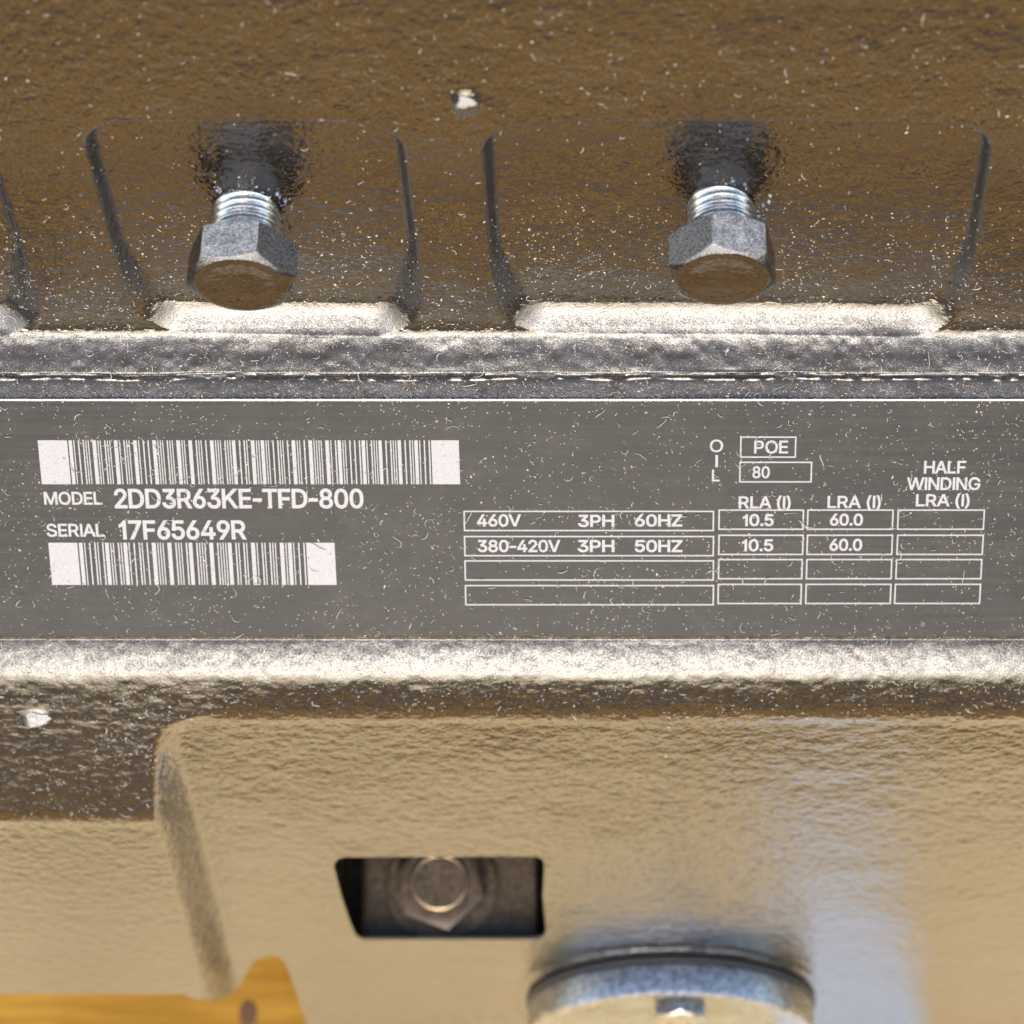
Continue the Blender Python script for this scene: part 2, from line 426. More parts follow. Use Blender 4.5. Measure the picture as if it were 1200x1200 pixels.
# end covers close the body left and right, out of the picture
def end_cover(xc, sgn):
    pts = [tuple(p) for p in PA[::12]] ; back = [(PA[-1][0] + 1500, PA[-1][1]), (PA[0][0] + 1300, PA[0][1] - 700), (PA[0][0] + 900, PA[0][1] + 120), (PA[0][0] + 60, PA[0][1] + 40)]
    pts += back; bmx = bmesh.new(); vs = [[bmx.verts.new((( xc + o) * U, y * U, z * U)) for y, z in pts] for o in (0, 30 * sgn)]
    bmx.faces.new(vs[0]); bmx.faces.new(vs[1][::-1])
    for i in range(len(pts)): j = (i + 1) % len(pts); bmx.faces.new((vs[0][i], vs[0][j], vs[1][j], vs[1][i]))
    bmesh.ops.recalc_face_normals(bmx, faces=bmx.faces); me = bpy.data.meshes.new('end_cover'); bmx.to_mesh(me); bmx.free()
    link('end_cover', me, M_paint, comp)
end_cover(-1602, -1); end_cover(1502, 1)

# chipped spots of bare metal on the two warts
def chip(px, row, rx, ry, seed):
    rg = random.Random(seed); X = xat(px, row, PB if px < 150 and row > 800 else PA)
    v, f = [], []; n = 22
    ring = []
    for k, q in enumerate((1.0, .55, 0.0)):
        for i in range(n if q else 1):
            a = 2 * math.pi * i / n; r_ = q * (1 + .25 * math.sin(3 * a + seed) + rg.uniform(-.15, .15))
            Xp = np.array(X + rx * r_ * math.cos(a)); Rp = np.array(row + ry * r_ * math.sin(a))
            p, _ = surface(Xp, Rp); p = p + np.array([0, -math.cos(R(35)), math.sin(R(35))]) * (.5 + (1 - q) * 1.1 + rg.uniform(0, .9))
            v.append(tuple(p * U))
    for i in range(n):
        j = (i + 1) % n; f.append((i, j, n + j, n + i)); f.append((n + i, n + j, 2 * n))
    link('chipped_spot', mesh('chipped_spot', v, f), M_chip, comp)
chip(546, 114, 9, 6, 1); chip(44, 841, 13, 8, 2)

# ------------------------------------------------------------------ nameplate
an = R(55); PN = Vector((0, -math.cos(an), math.sin(an))); PT = Vector((0, math.sin(an), math.cos(an)))   # normal, up along the plate
PLM = Matrix(((1, 0, 0), (0, PT.y, PN.y), (0, PT.z, PN.z)))
def plate_xy(px, row):
    """plate coordinates (units) of an image point: exact intersection with the plate's plane"""
    lift = 3.2
    o = np.array([P0[0] + PN.y * lift, P0[1] + PN.z * lift]); d = ray(row)
    A = np.array([[PT.y, -d[0]], [PT.z, -d[1]]]); s, q = np.linalg.solve(A, CP - o)
    return (px - CX) * q / F, s
pl = bpy.data.objects.new('nameplate', None)
pv, pf = [], []
x0, x1 = -1150, 1050; yt, yb = plate_xy(600, 469.5)[1], plate_xy(600, 745)[1]
box(pv, pf, x0, x1, yb, yt, 0.4, 3.0)
pm = mesh('nameplate', [tuple(Vector(p) * U) for p in pv], pf)
pl = link('nameplate', pm, M_plate, comp)
pl.matrix_world = Matrix.Translation((0, P0[0] * U, P0[1] * U)) @ PLM.to_4x4()
ev, ef = [], []; box(ev, ef, x0, x1, yt + .05, yt + 1.5, 0.6, 3.3)
link('trimmed_edge', mesh('trimmed_edge', [tuple(Vector(p) * U) for p in ev], ef), M_edge, pl)
ZP = 3.12
def quads(name, qs, label=None):
    """image-space rectangles (x0,y0,x1,y1 with optional slant) laid on the plate"""
    v, f = [], []
    for q in qs:
        n = len(v)
        for (a, b) in q:
            X, Y = plate_xy(a, b); v.append((X * U, Y * U, ZP * U))
        f.append((n, n + 1, n + 2, n + 3))
    o = link(name, mesh(name, v, f), M_print, pl); return tag(o, label)
# Code 39 bars
C39 = {'0': 'nnnwwnwnn', '1': 'wnnwnnnnw', '2': 'nnwwnnnnw', '3': 'wnwwnnnnn', '4': 'nnnwwnnnw', '5': 'wnnwwnnnn', '6': 'nnwwwnnnn', '7': 'nnnwnnwnw',
       '8': 'wnnwnnwnn', '9': 'nnwwnnwnn', 'D': 'nnnnwwnnw', 'E': 'wnnnwwnnn', 'F': 'nnwnwwnnn', 'K': 'wnnnnnnww', 'R': 'wnnnnnwwn', 'T': 'nnnnwnwwn', '-': 'nwnnnnwnw', '*': 'nwnnwnwnn'}
def barcode(text, xl0, xl1, xr1, xr0, yt_, yb_, slant):
    """xl0..xl1 quiet zone, xl1..xr1 coded field, xr1..xr0 quiet zone at the top row; slant(x) = shift of the bottom row"""
    mods = []
    for ch in '*' + text + '*':
        for i, c in enumerate(C39[ch]): mods.append((i % 2 == 0, 3 if c == 'w' else 1))
        mods.append((False, 1))
    mods = mods[:-1]; tot = sum(m for _, m in mods); k = (xr1 - xl1) / tot
    spans = []; x = xl1
    white0 = xl0
    for bar, m in mods:
        if bar:
            spans.append((white0, x - .10)); white0 = x + m * k + .10 - (.35 if m == 3 else 0)
        x += m * k
    spans.append((white0, xr0))
    Xt = lambda px: plate_xy(px, yt_)[0]
    v, f = [], []; Yt, Yb = plate_xy(0, yt_)[1], plate_xy(0, yb_)[1]; vs = bpy
    for a, b in spans:
        if b - a < .05: continue
        n = len(v)
        v += [(Xt(a) * U, Yt * U, ZP * U), (Xt(a) * U, Yb * U, ZP * U), (Xt(b) * U, Yb * U, ZP * U), (Xt(b) * U, Yt * U, ZP * U)]
        f.append((n, n + 1, n + 2, n + 3))
    for i in range(len(v)): pass
    sh = slant
    v = [(X + (sh * U if (i % 4) in (1, 2) else 0), Y, Z) for i, (X, Y, Z) in enumerate(v)]
    link('barcode', mesh('barcode', v, f), M_print, pl)
barcode('2DD3R63KE-TFD-800', 44, 78.5, 505, 537.5, 516, 567.5, .6)
barcode('17F65649R', 56.5, 90.5, 358.5, 392, 636, 685.5, .4)
# ruled boxes: (left, top, right, bottom) at the top row; the sides follow the plate's own perpendicular
def ruled(xl, yt_, xr, yb_, w=1.7):
    def P(px, row): return plate_xy(px, row)
    Xl, Yt = P(xl, yt_); Xr, _ = P(xr, yt_); _, Yb = P(xl, yb_)
    w *= 1.0; v, f = [], []
    def rect(a, b, c, d):
        n = len(v); v.extend([(a * U, b * U, ZP * U), (c * U, b * U, ZP * U), (c * U, d * U, ZP * U), (a * U, d * U, ZP * U)]); f.append((n, n + 3, n + 2, n + 1))
    rect(Xl, Yb, Xr, Yb + w); rect(Xl, Yt - w, Xr, Yt); rect(Xl, Yb + w, Xl + w, Yt - w); rect(Xr - w, Yb + w, Xr, Yt - w)
    link('ruled_box', mesh('ruled_box', v, f), M_print, pl)
TR = [(598.5, 622.5), (628, 652), (656.5, 680.5), (685.5, 709.5)]
XC = [[(543, 837), (842, 942.5), (946, 1047.5), (1052, 1154.5)], [(543.5, 837), (841.8, 942), (945.5, 1046.8), (1051.2, 1153.2)],
      [(544, 837), (841.5, 941), (944.8, 1046), (1050, 1151.5)], [(544.5, 837), (841, 940), (944, 1045), (1048.5, 1150)]]
for (a, b), xs in zip(TR, XC):
    dy = 0
    for (l, r_) in xs: ruled(l, a - (0 if l < 800 else 1.5), r_, b - (0 if l < 800 else 1.5))
ruled(867.5, 511.5, 933.5, 536.5); ruled(866.5, 541, 952, 565.5)

GLY = json.loads(r'''{"(":[[89,207,90,235,92,264,96,293,101,324,107,354,114,384,122,413,132,441,142,468,153,494,164,517,177,539,236,539,223,512,212,485,201,457,191,428,182,399,174,370,167,342,161,313,157,285,154,258,152,232,151,207,152,184,156,138,160,115,165,91,172,67,179,42,188,16,198,-10,209,-38,236,-96,177,-96,156,-59,139,-21,124,16,111,55,102,93,95,131,90,169]],")":[[37,-96,52,-66,64,-37,76,-9,86,18,95,44,102,69,108,93,113,116,117,139,120,162,122,207,121,232,119,258,116,285,112,313,106,342,99,370,91,399,73,457,62,485,50,512,37,539,97,539,109,517,121,494,131,468,142,441,151,413,159,384,167,354,173,323,178,293,181,264,183,235,184,207,183,168,178,130,171,92,161,53,149,15,134,-22,117,-59,97,-96]],"-":[[337,244,337,188,114,188,114,244]],".":[[86,-4,78,-1,70,3,63,9,57,16,53,24,50,32,50,50,53,59,57,66,63,73,70,79,78,83,86,86,95,87,104,86,113,83,121,79,128,73,134,66,138,59,140,50,141,41,140,32,138,24,134,16,128,9,121,3,113,-1,104,-4]],"0":[[227,-7,199,-5,174,1,151,11,130,24,111,41,95,62,80,86,69,113,60,144,53,178,49,214,48,254,49,294,53,330,60,364,69,395,81,422,95,447,112,467,130,484,151,498,174,508,200,514,227,516,254,514,279,508,302,498,323,484,342,467,358,447,372,422,384,395,393,364,400,330,404,294,405,254,404,214,400,178,393,144,384,113,373,86,359,62,342,41,323,24,302,11,279,1,254,-5],[227,50,245,51,261,56,276,63,290,74,303,87,313,103,323,122,330,144,336,168,340,194,343,223,344,254,343,285,340,314,336,341,330,365,323,387,313,405,303,422,290,435,276,446,261,453,245,458,227,460,209,458,192,453,177,446,163,435,151,422,140,405,131,387,123,365,117,341,113,314,110,285,109,254,110,223,113,194,117,168,123,144,131,122,140,103,151,87,163,74,177,63,192,56,209,51]],"1":[[190,0,190,398,150,366,85,338,85,396,140,424,185,467,208,509,252,509,252,0]],"2":[[64,0,64,47,234,229,248,243,261,257,272,270,282,282,291,294,299,305,311,327,315,337,318,348,320,360,320,371,319,385,317,397,313,408,308,419,301,428,293,436,283,443,273,449,262,454,250,457,237,459,224,460,209,459,196,457,184,453,172,447,162,441,153,433,145,424,139,413,134,402,130,390,128,376,127,362,66,362,67,384,71,405,77,424,86,442,98,459,111,473,126,486,143,496,162,505,182,511,203,514,225,516,247,514,268,511,288,505,306,497,323,486,337,474,350,461,361,445,370,428,376,411,380,392,381,372,380,358,378,345,375,331,371,318,365,304,357,290,347,275,336,259,322,241,306,223,288,202,267,180,153,60,389,57,389,0]],"3":[[218,-7,195,-6,173,-3,152,2,133,10,114,19,98,30,83,43,70,57,60,74,52,91,46,111,44,132,109,132,111,119,115,107,120,97,126,87,134,78,154,64,165,59,178,55,191,52,204,50,219,50,234,51,248,53,262,56,275,61,287,67,297,74,307,83,315,93,321,104,325,116,328,130,329,145,328,158,326,172,322,184,316,196,308,207,299,217,288,226,275,234,260,240,242,244,223,247,201,248,157,248,157,299,288,448,70,452,70,509,372,509,372,461,211,278,211,289,239,290,264,288,287,284,308,276,327,265,344,253,359,239,371,222,381,205,387,186,392,166,393,145,392,123,387,103,380,84,370,66,358,50,344,36,327,23,309,12,288,4,266,-2,243,-6]],"4":[[40,105,40,158,247,509,311,509,109,166,413,163,413,105],[282,0,282,318,343,318,343,0]],"5":[[221,-7,199,-6,178,-2,159,3,140,11,123,21,108,32,94,45,83,60,73,76,66,93,62,111,60,130,122,130,124,119,127,108,132,98,138,89,145,80,163,66,173,60,184,56,196,52,208,50,221,50,236,51,250,53,264,58,276,64,288,72,298,82,307,92,314,104,320,117,324,131,327,146,328,162,327,178,324,193,320,208,314,221,306,233,297,244,286,254,275,262,262,269,248,273,233,276,218,277,192,275,180,272,167,268,156,264,145,258,136,252,128,246,67,253,96,509,366,509,366,452,151,452,134,301,145,308,155,315,166,320,178,325,190,329,216,333,229,334,247,333,263,330,279,326,294,321,308,314,321,306,334,296,345,285,355,273,364,260,372,246,379,231,384,215,388,199,390,181,391,163,390,139,385,117,379,95,369,76,357,57,343,41,327,27,309,15,289,6,268,-1,245,-5]],"6":[[226,-7,203,-5,182,-1,161,5,142,15,125,26,109,40,96,56,84,74,75,94,69,115,65,138,64,162,65,180,68,199,73,219,80,239,89,261,102,285,118,311,137,340,252,509,322,509,151,261,149,268,154,275,165,288,172,293,179,299,187,303,196,307,205,310,214,312,224,314,235,314,257,313,278,309,298,303,316,295,332,284,346,271,359,257,370,240,378,221,384,201,388,180,389,157,388,134,384,112,377,92,368,73,356,55,343,39,327,26,310,14,291,5,271,-2,249,-6],[226,48,241,49,254,52,267,56,279,63,289,70,299,79,307,90,314,101,320,114,324,128,327,142,327,173,324,187,320,201,314,213,307,225,299,235,289,244,279,251,267,258,254,262,241,264,226,265,212,264,198,262,186,258,174,252,163,244,153,235,145,225,138,214,132,201,128,188,126,174,125,158,126,143,128,128,132,114,138,102,145,90,153,79,163,70,174,63,186,56,198,52,212,49]],"7":[[97,0,323,448,62,452,62,509,391,509,391,449,165,0]],"8":[[226,-7,201,-6,178,-2,156,3,136,11,117,21,101,33,86,47,74,62,64,78,57,96,53,115,52,135,53,151,55,166,59,181,65,195,72,208,81,220,90,231,101,241,113,249,125,256,139,261,153,265,135,273,119,282,105,293,93,308,83,324,76,342,72,360,70,380,72,399,75,417,82,434,90,450,101,464,114,477,129,488,146,498,164,506,184,511,204,514,226,516,248,514,269,511,288,506,306,498,323,488,337,477,350,464,361,450,370,434,377,417,380,399,382,380,380,361,376,342,369,324,359,308,347,293,333,282,318,273,300,267,314,261,327,256,339,249,351,241,362,231,372,220,380,208,387,195,393,181,397,166,400,151,401,135,399,115,395,96,388,78,378,62,366,47,352,33,335,21,317,11,296,3,275,-2,251,-6],[226,49,243,50,258,52,272,55,285,60,296,66,307,74,315,82,323,91,329,102,333,113,336,126,337,139,336,152,333,165,329,177,322,189,314,199,305,208,295,216,283,223,270,228,256,232,242,234,226,235,211,234,196,232,182,228,169,223,157,216,147,208,138,199,130,189,123,177,119,165,116,152,115,139,116,126,119,113,123,102,129,91,136,82,145,74,156,66,167,60,180,55,195,52,210,50],[239,290,252,292,274,300,284,306,293,313,300,321,307,330,312,341,316,351,318,363,319,376,318,388,316,399,313,410,308,420,301,429,294,437,285,444,275,449,264,454,252,457,240,459,226,460,213,459,200,457,188,454,177,449,167,444,159,437,151,429,145,420,139,410,136,399,134,388,133,376,134,363,136,351,139,341,145,330,151,321,159,313,168,306,178,300,189,296,201,292,213,290]],"9":[[226,516,249,514,271,510,291,503,310,494,328,482,343,468,356,452,368,434,377,414,384,393,388,371,389,347,388,328,385,309,380,290,373,270,363,248,350,224,334,197,315,168,200,0,130,0,301,248,303,240,294,227,287,221,281,215,273,210,257,202,248,199,238,196,228,195,218,195,195,196,175,199,155,206,137,214,121,225,106,237,94,252,83,269,74,287,68,307,65,329,64,352,65,375,69,397,75,417,85,436,96,454,110,469,125,483,143,494,162,504,182,510,203,514],[226,460,212,459,199,457,186,452,174,446,163,438,154,429,145,419,138,407,133,395,129,381,126,367,125,352,126,336,129,322,133,308,138,295,145,284,154,274,163,265,174,257,186,251,199,247,212,244,226,243,240,244,254,247,267,251,279,257,299,273,307,284,314,295,320,308,324,321,327,335,327,366,324,381,320,394,314,407,307,419,299,429,290,438,279,446,267,452,254,457,241,459]],"A":[[16,0,201,509,276,509,463,0,395,0,287,302,282,317,276,334,270,352,264,372,257,394,250,420,241,447,232,478,245,478,236,447,228,419,220,393,213,371,206,351,201,333,195,317,191,302,85,0],[110,142,110,199,370,199,370,142]],"D":[[219,0,96,0,96,57,215,57,244,58,272,63,296,70,318,81,337,94,354,110,368,128,379,149,388,172,394,198,398,226,399,255,398,285,394,312,388,337,379,361,368,381,354,399,338,415,320,428,299,438,275,446,249,450,221,452,93,452,93,509,225,509,261,507,294,501,325,492,353,478,377,461,399,441,418,418,433,391,446,361,455,329,460,293,462,255,460,217,455,181,446,149,433,119,417,92,398,68,376,48,351,31,322,17,291,8,256,2],[125,509,125,0,60,0,60,509]],"E":[[60,0,60,509,372,509,372,452,125,452,125,286,355,286,355,229,125,229,125,57,375,57,375,0]],"F":[[60,0,60,509,369,509,369,452,125,452,125,278,346,278,346,221,125,221,125,0]],"G":[[269,-7,236,-5,205,1,176,11,149,25,125,43,104,64,85,88,69,116,57,146,47,179,42,215,40,254,42,293,47,329,57,362,69,393,85,421,103,445,125,466,149,484,175,498,203,508,233,514,265,516,285,515,304,513,322,509,340,504,358,497,374,489,389,480,403,469,416,458,429,445,439,431,449,416,458,401,465,384,470,367,474,349,408,349,404,361,399,372,393,383,387,393,380,403,365,420,347,434,337,439,326,444,304,452,291,454,279,455,265,456,243,454,222,450,202,443,183,432,166,419,150,404,137,385,125,364,116,340,109,314,105,285,103,254,105,223,109,194,116,168,125,145,137,124,151,105,166,90,184,76,203,66,224,59,246,54,269,53,290,54,309,57,328,63,345,71,360,81,374,93,386,107,396,123,404,141,410,160,414,180,415,202,434,199,283,199,283,256,478,256,478,200,476,170,471,141,463,115,451,91,436,69,419,50,399,33,377,19,352,8,326,0,298,-5]],"H":[[60,0,60,509,125,509,125,289,392,289,392,509,457,509,457,0,392,0,392,232,125,232,125,0]],"I":[[60,0,60,509,122,509,122,0]],"K":[[60,0,60,509,122,509,122,258,370,509,455,509,247,305,463,0,385,0,204,262,122,182,122,0]],"L":[[60,0,60,509,125,509,125,57,361,57,361,0]],"M":[[60,0,60,509,152,509,277,187,280,181,282,174,285,167,287,159,299,123,308,93,311,84,322,49,307,49,318,83,330,121,342,158,345,167,348,174,350,181,352,187,476,509,568,509,568,0,504,0,504,327,505,369,507,457,505,433,502,421,498,409,482,363,474,341,471,331,467,322,456,291,342,0,286,0,170,291,168,297,165,304,162,312,159,321,145,361,141,372,121,432,116,445,112,457,119,457,120,416,122,328,122,0]],"N":[[60,0,60,509,136,509,343,183,347,176,352,169,357,160,363,151,369,141,381,119,388,107,394,94,401,82,407,68,414,55,405,54,403,68,401,95,401,108,400,121,400,134,399,146,399,509,463,509,463,0,387,0,202,290,184,320,177,331,171,342,164,354,156,367,148,381,108,452,119,454,122,384,123,368,123,354,124,340,124,328,125,317,125,0]],"O":[[267,-7,235,-5,205,1,177,11,150,25,126,42,105,63,86,88,70,115,57,146,48,179,42,215,40,254,42,293,48,329,57,362,70,393,86,421,105,445,126,466,150,484,177,498,205,508,235,514,267,516,299,514,329,508,357,498,384,484,408,466,429,445,448,421,464,393,477,362,486,329,491,293,493,254,491,215,486,179,477,146,464,115,448,88,429,63,408,42,384,25,357,11,329,1,299,-5],[267,53,289,54,310,59,330,66,349,76,367,89,383,105,396,123,408,144,418,168,425,194,429,223,430,254,429,286,425,314,418,341,408,365,396,386,383,404,367,420,349,433,330,443,310,450,289,454,267,456,245,454,223,450,203,443,184,433,167,420,151,404,137,385,125,364,116,340,109,314,105,285,103,254,105,223,109,194,116,168,125,144,137,123,151,105,167,89,184,76,203,66,223,59,245,54]],"P":[[60,0,60,509,235,509,263,507,289,503,312,497,332,487,350,476,366,462,379,447,390,430,398,411,404,391,407,370,409,348,407,325,404,304,398,284,390,265,379,248,366,233,350,219,332,207,312,198,289,191,263,187,235,186,109,186,109,242,233,242,252,243,269,246,284,250,297,256,308,264,318,272,327,282,333,294,338,306,342,319,344,333,344,362,342,376,338,389,333,402,326,413,318,423,308,431,297,439,284,444,268,449,251,451,232,452,125,452,125,0]],"R":[[60,0,60,509,236,509,264,507,290,504,313,497,333,489,351,478,367,465,380,450,390,433,399,415,405,395,408,374,409,352,408,330,405,309,399,290,390,271,380,255,367,240,351,228,333,217,312,209,289,203,264,199,236,198,96,198,96,255,234,255,252,256,269,258,284,262,298,267,309,273,319,281,327,290,334,300,339,312,342,324,344,338,345,352,344,367,342,380,339,393,334,405,327,415,319,425,309,433,298,440,284,445,269,449,252,451,233,452,125,452,125,0],[353,0,230,229,303,229,428,0]],"S":[[224,-9,197,-8,172,-4,149,1,128,9,108,19,91,31,76,45,64,60,54,77,46,96,41,115,38,137,104,137,107,123,110,110,116,98,123,88,132,79,142,71,154,64,166,59,180,55,194,52,209,50,224,49,241,50,257,52,272,55,286,60,299,66,311,74,321,82,329,92,336,102,341,114,345,126,346,139,345,151,342,161,338,171,332,179,325,186,316,193,307,199,296,205,284,209,272,214,259,218,245,222,184,239,154,249,128,260,105,274,86,289,71,307,60,326,54,348,52,372,53,393,58,413,65,431,75,448,87,463,102,476,119,488,138,498,158,506,180,511,203,514,227,516,252,514,275,511,296,505,316,498,334,488,351,476,365,463,377,449,387,433,394,415,399,397,401,378,337,378,334,396,326,412,316,426,302,437,286,447,267,453,247,457,225,459,209,458,194,456,180,452,167,448,156,442,145,435,136,427,129,418,123,409,118,398,116,387,115,376,116,363,119,352,124,342,131,334,139,326,148,319,158,313,169,308,202,296,212,293,264,279,276,276,287,272,299,268,312,264,336,252,347,245,359,238,379,220,395,198,401,185,405,171,407,155,408,139,407,118,403,99,396,81,386,64,374,48,360,34,343,21,323,11,302,2,278,-4,252,-8]],"T":[[32,452,32,509,417,509,417,452,257,452,257,0,193,0,193,452]],"U":[[259,-8,230,-7,203,-2,177,5,154,15,133,28,114,43,98,60,85,80,74,101,66,124,62,148,60,173,60,509,124,509,124,178,125,160,128,144,133,128,141,113,150,99,160,87,173,77,187,68,203,61,220,56,239,53,259,52,279,53,298,56,315,61,331,68,345,77,357,87,368,99,377,113,384,128,389,144,392,160,393,178,393,509,457,509,457,173,456,148,451,124,443,101,433,80,419,60,403,43,384,28,363,15,340,5,315,-2,288,-7]],"V":[[204,0,16,509,84,509,192,206,197,192,203,176,209,158,215,137,222,115,230,89,239,61,248,31,235,31,244,62,252,90,260,115,267,138,274,158,279,176,285,192,290,206,395,509,463,509,278,0]],"W":[[155,0,16,509,82,509,163,196,166,183,170,171,173,158,175,145,178,133,187,94,189,80,192,67,195,53,197,40,189,40,192,53,194,67,197,80,200,94,203,107,205,120,208,133,211,145,214,158,218,171,221,183,224,196,306,509,380,509,462,196,465,183,468,171,474,145,477,133,486,94,489,80,492,67,494,53,497,40,488,40,491,53,493,67,496,80,499,94,502,107,504,120,507,133,510,145,523,196,603,509,670,509,530,0,455,0,368,323,363,339,355,373,351,391,347,410,344,431,340,452,336,475,350,475,346,453,342,433,339,413,323,341,318,323,230,0]],"Z":[[42,0,42,46,273,385,281,396,289,408,298,419,306,431,315,442,323,453,332,464,341,476,348,454,332,454,317,453,301,453,285,452,40,452,40,509,397,509,397,462,169,129,160,117,152,105,116,57,106,45,97,33,90,54,121,56,137,56,152,57,399,57,399,0]]}''')
def lettering(text, xl, xr, ybase, cap, weight=.0, slantx=None):
    """text set between columns xl..xr of the photo with its baseline on row ybase and capitals cap rows tall"""
    x = 0.; sp = []; lo, hi = None, 0
    for ch in text:
        if ch == ' ': x += 190; continue
        g = GLY[ch]; xs = [c[i] for c in g for i in range(0, len(c), 2)]; mn, mxx = min(xs), max(xs)
        lsb = {'A': 8, 'V': 8, 'W': 8, 'T': 22, '(': 50, ')': 30, '-': 45}.get(ch, 44)
        if ch == '1': mn, mxx, lsb = 75, 262, 60
        for c in g: sp.append([(c[i] - mn + x + lsb, c[i + 1]) for i in range(0, len(c), 2)])
        if lo is None: lo = x + lsb
        hi = x + lsb + mxx - mn; x += lsb + (mxx - mn) + lsb * .75
    XL, YB = plate_xy(xl, ybase); XR, _ = plate_xy(xr, ybase); _, YT = plate_xy(xl, ybase - cap)
    kx = (XR - XL) / (hi - lo); ky = (YT - YB) / 509.
    vv, tris = [], []
    ci = 0
    for ch in text:
        if ch == ' ': continue
        loops = []
        for _c in GLY[ch]:
            c = np.array([((a - lo) * kx, b * ky) for a, b in sp[ci]]); ci += 1
            e0 = c - np.roll(c, 1, 0); e1 = np.roll(c, -1, 0) - c
            n0 = np.stack([e0[:, 1], -e0[:, 0]], 1); n1 = np.stack([e1[:, 1], -e1[:, 0]], 1)
            n0 /= np.linalg.norm(n0, axis=1)[:, None]; n1 /= np.linalg.norm(n1, axis=1)[:, None]
            m_ = n0 + n1; m_ /= np.maximum(.35, (m_ * m_).sum(1))[:, None] / 2
            loops.append((c, m_))
        ar = lambda c: .5 * np.sum(c[:, 0] * np.roll(c[:, 1], -1) - np.roll(c[:, 0], -1) * c[:, 1])
        big_ = max(range(len(loops)), key=lambda i: abs(ar(loops[i][0]))); sg = 1 if ar(loops[big_][0]) > 0 else -1
        pol = [c + m_ * weight * sg for c, m_ in loops]
        pts = [Vector((float(p[0]), float(p[1]))) for l in pol for p in l]; ed = []; o_ = 0
        for l in pol: ed += [(o_ + i, o_ + (i + 1) % len(l)) for i in range(len(l))]; o_ += len(l)
        dv, _, df, *_ = delaunay_2d_cdt(pts, ed, [], 0, 1e-5)
        b0 = len(vv); vv += [(p.x * U, p.y * U, 0) for p in dv]
        for t in df:
            cx_ = sum(dv[i].x for i in t) / len(t); cy_ = sum(dv[i].y for i in t) / len(t); wn = 0
            for l in pol:                      # winding number of the outline round the triangle's centre
                a = l; b = np.roll(l, -1, 0); up_ = (a[:, 1] <= cy_) & (b[:, 1] > cy_); dn2 = (a[:, 1] > cy_) & (b[:, 1] <= cy_)
                side = (b[:, 0] - a[:, 0]) * (cy_ - a[:, 1]) - (cx_ - a[:, 0]) * (b[:, 1] - a[:, 1])
                wn += int(np.sum(up_ & (side > 0))) - int(np.sum(dn2 & (side < 0)))
            if wn: tris.append(tuple(b0 + i for i in t))
    me = bpy.data.meshes.new('lettering'); me.from_pydata(vv, [], tris); me.materials.append(M_print)
    o = link('lettering', me, None, pl); o.location = (XL * U, YB * U, (ZP + .05) * U); return o
T = lettering
T('MODEL', 52.5, 119.5, 591, 14.2, .5); T('2DD3R63KE-TFD-800', 135.5, 425.5, 595, 21.5, .85)
T('SERIAL', 55.5, 122.5, 628.5, 14.2, .5); T('17F65649R', 140.5, 288, 631.5, 21.0, .85)
T('O', 832, 847, 529.5, 14, .3); T('I', 838.5, 841, 547, 13.5, .3); T('L', 834.5, 843, 564, 13.5, .3)
T('POE', 884, 923, 531, 14.3, .4); T('80', 882, 901.5, 560, 13.2, .4)
T('RLA (I)', 866, 926, 595.5, 13.5, .5); T('LRA (I)', 970, 1031.5, 595, 13.5, .5)
T('HALF', 1083, 1131, 554.5, 14, .5); T('WINDING', 1063, 1148, 573.8, 14, .5); T('LRA (I)', 1073.5, 1135.5, 593, 13.5, .5)
T('460V', 559.5, 610, 616.5, 13.2, .6); T('3PH', 678, 719.5, 617, 13.2, .6); T('60HZ', 744.5, 799, 616.5, 13.2, .6)
T('380-420V', 560.5, 656, 646.5, 13.2, .6); T('3PH', 677.5, 719.5, 646.5, 13.2, .6); T('50HZ', 744.5, 799, 646.5, 13.2, .6)
T('10.5', 870.5, 906, 616, 13, .6); T('60.0', 973, 1010.5, 615.5, 13, .6)
T('10.5', 869.5, 905.5, 645.5, 13, .6); T('60.0', 972.5, 1009.5, 645, 13, .6)

